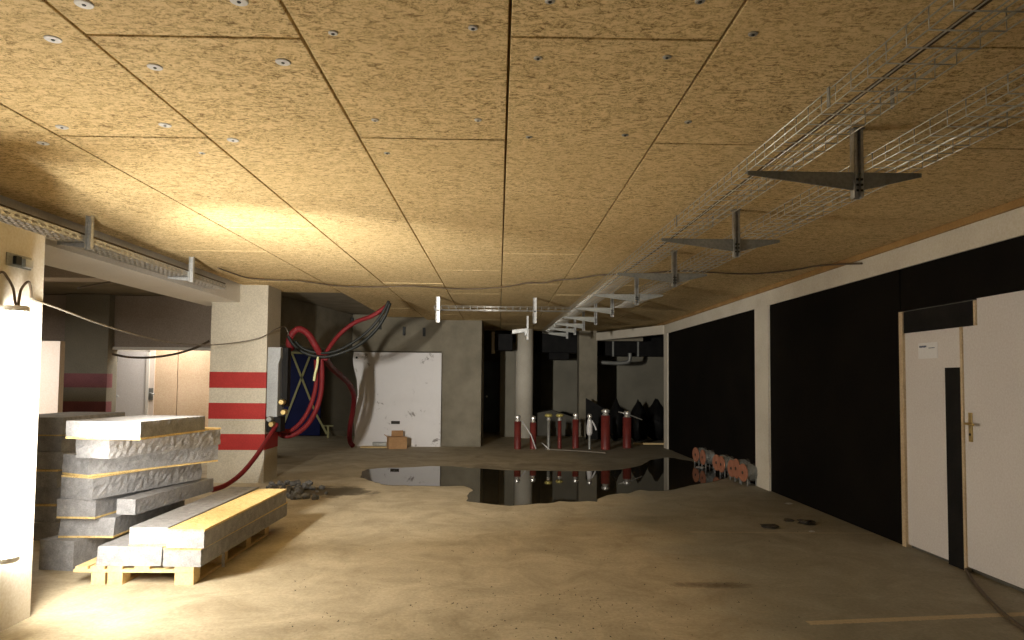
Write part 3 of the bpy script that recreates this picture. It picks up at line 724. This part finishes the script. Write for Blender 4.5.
def slab(label, corner, ang, W, L_, H, face, rough=0.005, mat='slab', group='stacked insulation slabs', slope=0.0):
    rough = rough*0.4 if rough < 0.006 else rough*0.6
    """corner = near right bottom corner; ang rotates the length away from the camera axis towards +x"""
    SN[0] += 1
    t = thing('insulation_slab', corner, label, 'slab', group)
    m = Matrix.Translation(corner) @ Matrix.Rotation(-ang, 4, 'Z')
    FT = 0.016
    z0 = FT if face == 'bottom' else 0; z1 = H-FT if face == 'top' else H
    bm = bmesh.new(); rough_box(bm, W, L_, z1-z0, m @ Matrix.Translation((0,0,z0)), rough, slope, SN[0]); obj('core', bm, M[mat], t)
    if face:
        fz = 0 if face == 'bottom' else H-FT
        bm = bmesh.new(); rough_box(bm, W+0.002, L_+0.004, FT-0.001, m @ Matrix.Translation((0.002,-0.002,fz)), 0.001, 0.0, SN[0]+50)
        o = obj('wood_wool_facing', bm, M['facing'], t); o['label'] = 'yellow wood wool facing'
    return t
def solve(px, py, z0, far, L_):
    c = onz(px, py, z0); best = None
    for k in range(-20, 75):
        a = math.radians(k); q = c + Vector((math.sin(a), math.cos(a), 0))*L_
        e = abs(topx(q)[0]-far)
        if best is None or e < best[0]: best = (e, a)
    return c, best[1]
# pallet
PZ = 0.135
p0 = onz(194, 585); yf = p0.y
xA = lambda px: ony(px, 560, yf).x
pal = thing('wooden_pallet', (xA(140), yf+0.6, 0), 'low pine pallet carrying the flat slabs', 'pallet')
pxs = [(91.5,105.5),(108,123),(175,194)]
rows = [(yf, yf+0.12), (yf+0.55, yf+0.67), (yf+1.1, yf+1.22), (yf+1.6, yf+1.72)]
for (a, b2) in pxs:
    for (ya, yb) in rows: boxo('block', M['pine'], (xA(a), xA(b2), ya, yb, 0.018, PZ-0.044), pal, 0.003)
    boxo('bottom_board', M['pine'], (xA(a)-0.0, xA(b2)+0.0, yf, yf+1.72, 0.0, 0.018), pal)
for (ya, yb) in rows: boxo('stringer_board', M['pine'], (xA(74), xA(194)-0.0, ya-0.005, yb+0.005, PZ-0.044, PZ-0.022), pal)
for (a, b2) in ((76,88),(91,105),(108,123),(135,150),(175,194)):
    boxo('deck_board', M['pine'], (xA(a), xA(b2), yf-0.004, yf+1.72, PZ-0.022, PZ), pal)
yA = yf-0.01
H1 = 0.14
X_ = lambda px: ony(px, 550, yA).x
slab('wide grey slab lying on the pallet, under the pale-topped grey one', Vector((X_(160), yA+0.02, PZ)), 0.0, X_(160)-X_(95), 1.95, H1, None, 0.004, slope=0.15)
slab('grey slab lying on the pallet under the yellow-topped one', Vector((X_(201), yA+0.0, PZ)), 0.02, X_(201)-X_(163), 2.0, H1, 'top')
slab('grey-topped narrow slab in upper layer, next to the yellow-topped one', Vector((X_(165), yA+0.04, PZ+H1+0.002)), 0.0, X_(165)-X_(126), 2.0, H1, 'bottom', mat='slab', slope=0)
slab('slab with a bright yellow wood wool top over the pallet', Vector((X_(205), yA-0.02, PZ+H1+0.002)), 0.01, X_(205)-X_(167), 1.95, H1, 'top')
# tall pile behind
c, a = onz(69, 573, 0), 0.15
c.y += 0.05
slab('thick grey slab on the floor, bottom of the tall pile', c, a, 0.3, 1.3, 0.235, None, 0.004, 'slab')
c = onz(113, 538, 0.237); slab('grey slab second from the bottom of the tall pile', c, 0.0, 0.44, 1.3, 0.16, 'bottom', 0.004, slope=0.2)
c = onz(95, 519, 0.399); slab('grey slab third from the bottom of the tall pile', c, 0.06, 0.32, 1.3, 0.158, 'bottom', 0.004)
c, a = solve(92, 500, 0.559, 202, 1.25); slab('grey slab with a yellow top and a broken side, fourth in the tall pile', c, a, 0.32, 1.25, 0.185, 'top', 0.009, 'slab')
c, a = solve(135, 515, PZ+2*H1+0.006, 214, 1.25); slab('narrow grey slab propped between the tall pile and the flat slabs', c, a, 0.16, 1.25, 0.125, None, 0.004)
c, a = solve(88, 477, 0.746, 218, 1.25); slab('long grey slab fifth in the tall pile, yellow on its underside', c, a, 0.34, 1.25, 0.165, 'bottom', 0.006)
c, a = solve(109, 459, 0.913, 220, 1.3); slab('slab with yellow top just below the topmost of the tall pile', c, a, 0.32, 1.3, 0.16, 'top', 0.010)
c, a = solve(140, 440, 1.075, 205, 0.9); slab('wide short grey slab topmost on the tall pile', c, a, 0.6, 0.9, 0.135, 'bottom', 0.004)
# second pile, half hidden in the glare
for k in range(7):
    z0 = 0.002+0.165*k
    q = ony(60+(2, -4, 3, -2, 1, -3, 2)[k], 450, 6.75)
    slab(['grey slab on the floor at the foot of the hidden pile', 'second slab up in the pile beside the glaring wall end', 'third slab up in the pile beside the glaring wall end', 'fourth slab up in the pile beside the glaring wall end', 'fifth slab up in the pile beside the glaring wall end', 'sixth slab up in the pile beside the glaring wall end', 'topmost slab of the pile beside the glaring wall end'][k],
         Vector((q.x, 6.75+0.03*(k%3), z0)), 0.0+0.02*(k%2), 0.6, 1.1, 0.163, 'top' if k % 2 else None, 0.004, 'slab', 'slabs of the half hidden pile')
# pale strap
p = onz(223, 567)
bm = bmesh.new(); prism(bm, [p+Vector((-0.012,0,0.0)), p+Vector((0.012,0,0.0)), p+Vector((0.004,0.02,0.16)), p+Vector((-0.02,0.02,0.16))], (0,0.003,0))
tag(obj('packing_strap', bm, M['litter']), 'pale packing strap end hanging beside the pallet', 'strap')

# ------------------------------------------------------------------ puddle
pud = [(361,477),(364,471),(372,468.5),(400,467.5),(443,466),(470,467.5),(500,470),(545,471),(600,470.5),(622,469),(641,465),(652,460),(668,457.5),(690,461),(700,464),(716,470),(728,474),(722,479),(700,484),(678,488),(664,491),(640,490),(626,493),(606,495),(595,501),(570,501),(545,503),(520,504.5),(504,505),(482,503),(468,500),(468,494),(472,489),(462,486),(443,486),(420,486),(395,485),(378,483),(368,480)]
pw = smooth_pts([onz(x, y, 0.004) for x, y in pud] + [onz(pud[0][0], pud[0][1], 0.004)], 3)[:-1]
pw = [v + Vector((R.uniform(-.03,.03), R.uniform(-.05,.05), 0)) for v in pw]
bm = bmesh.new(); prism(bm, [(v.x, v.y, 0.0005) for v in pw], (0,0,0.0035)); bmesh.ops.triangulate(bm, faces=[f for f in bm.faces if len(f.verts) > 4])
tag(obj('puddle', bm, M['water']), 'wide dark puddle of water mirroring the far wall', 'puddle')

# ------------------------------------------------------------------ standpipes
sp = [(517.5,415,449,3.4,'r'),(533,416,449,3.2,'r'),(548.5,414,449,1.6,'y'),(559.5,414,448.5,1.9,'y'),(575.5,413,448,3.2,'r'),(589.5,414,449.5,1.4,'w'),(605.5,409,449.5,4.6,'r'),(627,411,448,4.3,'r')]
lab = ['red standpipe with steel cap, end of the row towards the passage', 'red standpipe second in the row, before the round column', 'thin dark standpipe with round yellow cap, first of two', 'reddish thin standpipe with a wide yellow cap', 'slim red standpipe with small steel cap in the middle of the row', 'thin standpipe with whitish wrapped valve body', 'tallest and thickest red standpipe with pale cap', 'thick red standpipe with a protruding pin, row end near the wall']
for (px, yt, yb, w, kd), l in zip(sp, lab):
    p = onz(px, yb); top = ony(px, yt, p.y).z; r = w*p.y/700
    t = thing('standpipe', (p.x, p.y, 0), l, 'pipe', 'standpipes rising from the floor')
    bm = bmesh.new(); lathe(bm, (p.x, p.y, 0), [(r*1.02,0),(r,0.01),(r,top-0.14)], 18); obj('pipe_body', bm, M['red_pipe'] if kd == 'r' or w > 1.8 else M['galv_dull'], t, smooth=True)
    bm = bmesh.new(); cr = max(r*0.8, 0.05)
    if kd == 'y': lathe(bm, (p.x, p.y, top-0.07), [(0.05,0),(0.085,0.02),(0.09,0.05),(0.06,0.075)], 16)
    else: lathe(bm, (p.x, p.y, top-0.09), [(cr*0.8,0),(cr*1.1,0.02),(cr*1.1,0.06),(cr*0.7,0.09)], 16)
    obj('cap', bm, M['yellow_cap'] if kd == 'y' else M['steel_cap'], t)
    bm = bmesh.new(); lathe(bm, (p.x, p.y, top-0.15), [(r*1.05,0),(cr*0.9,0.02),(cr*0.7,0.07)], 14); obj('collar', bm, M['steel_cap'], t)
    if kd == 'w':
        bm = bmesh.new(); lathe(bm, (p.x, p.y, top-0.48), [(0.04,0),(0.065,0.05),(0.065,0.2),(0.045,0.35)], 14); obj('valve_body', bm, M['washer'], t)
        bm = bmesh.new(); tube(bm, [(p.x+0.05, p.y, top-0.15), (p.x+0.11, p.y, top-0.25), (p.x+0.15, p.y, top-0.36)], 0.018); obj('lever', bm, M['washer'], t)
    if px == 627:
        bm = bmesh.new(); tube(bm, [(p.x-0.2, p.y, top-0.02), (p.x+0.0, p.y-0.02, top-0.07), (p.x+0.35, p.y, top-0.2)], 0.014, smooth=False); obj('pin', bm, M['steel_cap'], t)
# small rods and kerb
for k, (a, b2, l) in enumerate((((522,421),(531,435),'thin pale rod leaning between the first two red standpipes'), ((542,443),(549,449),'short pale rod on the floor beside the thin standpipes'))):
    q0 = ony(*a, 15.9); q1 = ony(*b2, 15.7) if k == 0 else onz(*b2, 0.02)
    tag(tubeo('metal_rod', M['washer'], [q0, q1] if k else [q0, q1, onz(536, 449, 0.015)], 0.014, smooth=False), l, 'rod')
tag(tubeo('thin_hose', M['cable_grey'], [onz(x, y, 0.012) for x, y in ((545,449),(560,450),(580,451),(600,452.5),(606,453))], 0.014), 'thin pale hose lying at the foot of the standpipes', 'hose')
q = onz(634, 444.5); q2 = onz(668, 443)
tag(boxo('wood_batten', M['pine'], (q.x, q2.x, q.y, q.y+0.07, 0, 0.04)), 'pale batten on the floor near the far post', 'batten')

# ------------------------------------------------------------------ black bags and dark board in the far bay
bY = 18.3
def bag(px0, px1, ytop, label, seed, y=bY):
    r = random.Random(seed); x0, x1 = P(px0, y), P(px1, y); top = ony((px0+px1)/2, ytop, y).z
    bm = bmesh.new(); bmesh.ops.create_icosphere(bm, subdivisions=3, radius=1)
    from mathutils import noise as mn
    for v in bm.verts:
        n = mn.noise(v.co*2.2+Vector((seed*3.1,0,0)))*0.22
        c = v.co*(1+n); h = (c.z+1)/2
        tap = 1.0 if h < 0.55 else max(0.25, 1-(h-0.55)*1.5)
        v.co = Vector(((x0+x1)/2 + c.x*(x1-x0)/2*1.1*tap, y + c.y*0.4*tap, max(0.0, h*top)))
    o = obj('rubbish_bag', bm, M['bag'], smooth=True); return tag(o, label, 'bag', 'black bags along the far wall')
bag(608, 624, 399, 'tall black rubbish bag between the two thick red standpipes', 1)
bag(629, 648, 400, 'black rubbish bag behind the standpipe with the pin', 2, 18.0)
bag(645, 668, 399, 'wide black rubbish bag beside the cream end post', 3, 18.5)
q0 = ony(586, 398, 18.6)
bm = bmesh.new(); prism(bm, [(q0.x, 18.6, 0), (q0.x, 18.6, q0.z), (P(609,18.6), 18.6, ony(607,411,18.6).z), (P(609,18.6), 18.6, 0)], (0, 0.04, 0))
tag(obj('dark_board', bm, M['black']), 'dark slanted board leaning before the square column', 'board')
q0 = P(536, 18.8)
bm = bmesh.new(); prism(bm, [(q0, 19.6, 0), (q0, 19.6, 0.62), (q0+0.5, 19.6, 0.72), (P(577,19.6), 19.6, 0.5), (P(577,19.6), 19.6, 0)], (0, 0.5, 0))
tag(obj('low_crate', bm, M['concrete_dark'], bevel=0.03), 'dim low heap of boards between the far columns', 'boards')

# ------------------------------------------------------------------ wire reels by the wall
rl = [(705.5,456.5,0),(712,459.5,0),(719,465.5,1),(725,467.5,1),(741.5,470.5,2),(749.5,472.5,2),(760,475.5,2)]
rlab = ['orange-ended wire reel, first of the row towards the puddle', 'orange-ended wire reel second in the row from the puddle', 'orange-ended wire reel third in the row from the puddle', 'orange-ended wire reel fourth in the row from the puddle', 'orange-ended wire reel before the cream post, puddle side', 'largest orange-ended wire reel before the cream post', 'orange-ended wire reel last of the row, nearest the white doors']
rr = 0.135
reel0 = None
for k, (px, py, g) in enumerate(rl):
    p = onz(px, py+ (8.5 if g < 2 else 10), 0)
    cz = rr+0.055
    if reel0 is None:
        t = reel0 = thing('wire_reel', (p.x, p.y, 0), '', 'reel')
        bm = bmesh.new(); lathe(bm, (p.x, p.y, cz), [(0.05,0),(rr*0.93,0.0),(rr,0.006),(rr,0.016),(0.05,0.02)], 22, 'X'); obj('end_flange', bm, M['orange'], t)
        bm = bmesh.new(); lathe(bm, (p.x-0.004, p.y, cz), [(0.022,0),(0.028,0.006)], 12, 'X'); obj('hub', bm, M['cable_black'], t)
        bm = bmesh.new()
        for q in range(13): 
            pts_ = [Vector((p.x+0.03+0.0125*q+0.006*math.sin(3*a_), p.y+math.cos(a_)*(rr*0.86+R.uniform(-.018,.014)), cz+math.sin(a_)*(rr*0.86+R.uniform(-.018,.014)))) for a_ in [2*math.pi*w/16 for w in range(17)]]
            tube(bm, pts_, 0.0075, 5, False)
        lathe(bm, (p.x+0.02, p.y, cz), [(rr*0.66,0),(rr*0.66,0.16)], 18, 'X')
        obj('wire_winding', bm, M['galv_dull'], t)
        bm = bmesh.new(); lathe(bm, (p.x+0.19, p.y, cz), [(0.05,0),(rr*0.93,0.0),(rr,0.006),(rr*0.9,0.012)], 22, 'X'); obj('end_flange', bm, M['dark_litter'], t)
        for dx in (0.03, 0.17):
            for dy in (-0.09, 0.09):
                bm = bmesh.new(); bx(bm, p.x+dx-0.007, p.x+dx+0.007, p.y+dy-0.007, p.y+dy+0.007, 0, 0.11); obj('foot', bm, M['galv'], t)
    else: t = copy_tree(reel0); 
    t.location = (min(p.x, XW-0.225), p.y, 0); t.rotation_euler = (0, 0, math.radians((9, 4, 12, 6, 8, 3, 10)[k])); t['label'] = rlab[k]; t['group'] = 'wire reels along the black wall'
    if k == 5: t.scale = (1.0, 1.12, 1.12)
# ------------------------------------------------------------------ litter
from mathutils import noise as mnoise
def crumple(name, px, py, s, mat, label, cat, seed, flat=1.0, group=None):
    p = onz(px, py); bm = bmesh.new(); bmesh.ops.create_icosphere(bm, subdivisions=2, radius=1)
    r = random.Random(seed)
    for v in bm.verts:
        c = v.co*(1+r.uniform(-0.35,0.25)); v.co = p + Vector((c.x*s, c.y*s, max(0, (c.z+0.8)*s*0.6*flat)))
    return tag(obj(name, bm, M[mat]), label, cat, group)
crumple('plastic_scrap', 866, 523, 0.06, 'litter', 'taller crumpled pale plastic scrap by the black wall', 'scrap', 1)
crumple('plastic_scrap', 875, 527, 0.07, 'litter', 'flatter crumpled pale plastic scrap by the black wall', 'scrap', 2)
crumple('dark_rag', 791, 494, 0.10, 'dark_litter', 'dark rag by the black wall, beyond the wire reels', 'rag', 3)
crumple('dark_rag', 769, 527, 0.10, 'dark_litter', 'flat dark rag alone on the floor before the wall', 'rag', 4, 0.25)
crumple('dark_rag', 806, 524, 0.09, 'dark_litter', 'dark crumpled rag on the floor before the large black panel', 'rag', 5, 0.5)
crumple('dark_rag', 788, 521, 0.06, 'dark_litter', 'small dark scrap between the two floor rags', 'scrap', 6, 0.4)
crumple('plastic_scrap', 789, 504, 0.05, 'litter', 'small pale scrap beside the rag at the wall', 'scrap', 7, 0.3)
crumple('plastic_scrap', 812, 532, 0.03, 'litter', 'tiny pale scrap before the dark crumpled rag', 'scrap', 8, 0.4)
crumple('plastic_scrap', 700, 468, 0.09, 'litter', 'flat pale scrap at the puddle edge by the reels', 'scrap', 9, 0.25)
# grit scattered on the floor
bm = bmesh.new(); r = random.Random(11)
for k in range(420):
    p = onz(r.uniform(280, 800), r.uniform(505, 639)) if k % 3 else onz(r.gauss(560, 90), r.uniform(590, 639))
    s = r.uniform(0.003, 0.009)
    vs = [bm.verts.new((p.x+r.uniform(-s,s), p.y+r.uniform(-s,s), z)) for z in (0, 0, 0, s)]
    for f in ((0,1,2),(0,1,3),(1,2,3),(0,2,3)): bm.faces.new([vs[i] for i in f])
tag(obj('floor_grit', bm, M['dark_litter']), 'fine dark grit strewn over the dusty floor', 'grit', kind='stuff')
# rubble beside the column
bm = bmesh.new()
for k in range(70):
    p = onz(r.gauss(293, 13), r.uniform(484, 500)); s = r.uniform(0.02, 0.07)
    bmesh.ops.create_icosphere(bm, subdivisions=1, radius=s, matrix=Matrix.Translation((p.x, p.y, s*0.5)) @ Matrix.Rotation(r.uniform(0,3), 4, 'X') @ Matrix.Diagonal((1, r.uniform(.6,1.3), 0.7, 1)))
for v in bm.verts: v.co.z = max(0.0, v.co.z); v.co += Vector((r.uniform(-.008,.008), r.uniform(-.008,.008), 0))
tag(obj('rubble', bm, M['rubble']), 'small grey rubble heap at the foot of the striped column', 'rubble', kind='stuff')

# ------------------------------------------------------------------ light
def lamp(name, loc, power, size, color=(1,0.95,0.88), rot=(0,0,0), sy=None):
    l = bpy.data.lights.new(name, 'AREA'); l.energy = power; l.size = size; l.color = color
    if sy: l.shape = 'RECTANGLE'; l.size_y = sy
    o = bpy.data.objects.new(name, l); C.objects.link(o); o.location = loc; o.rotation_euler = rot; return o
fw = Vector((0.40, 0.917, 0.0))
lamp('added_forward_fill', (lx+0.055, ly+0.08, 1.15), 46, 0.09, (1.0,0.95,0.87), fw.to_track_quat('-Z', 'Y').to_euler(), sy=1.3).data.spread = math.radians(170)  # added area light at the tube, strengthens its forward throw
fw2 = Vector((0.30, 0.954, 0.03))
lamp('added_far_beam', (lx+0.055, ly+0.08, 1.80), 92, 0.09, (1.0,0.95,0.87), fw2.to_track_quat('-Z', 'Y').to_euler(), sy=0.3).data.spread = math.radians(78)  # added narrow beam to brighten the far end, no part of the fixture
lamp('far_bay_light', (-7.0, 16.0, 2.6), 26, 0.3, sy=1.2)
lamp('side_bay_light', (-7.6, 8.8, 2.7), 130, 0.3, sy=1.2)
lamp('side_room_light', (-6.4, 13.7, 2.9), 60, 0.3, sy=1.2)
w = bpy.data.worlds.new('world'); SC.world = w; w.use_nodes = True
w.node_tree.nodes['Background'].inputs[0].default_value = (0.9,0.85,0.75,1); w.node_tree.nodes['Background'].inputs[1].default_value = 0.22
SC.view_settings.view_transform = 'Standard'; SC.view_settings.look = 'None'; SC.view_settings.gamma = 1
SC.view_settings.exposure = 0.15; SC.view_settings.use_curve_mapping = False
SC.cycles.use_denoising = True; SC.cycles.max_bounces = 8; SC.cycles.sample_clamp_indirect = 6
SC.cycles.caustics_reflective = False; SC.cycles.caustics_refractive = False
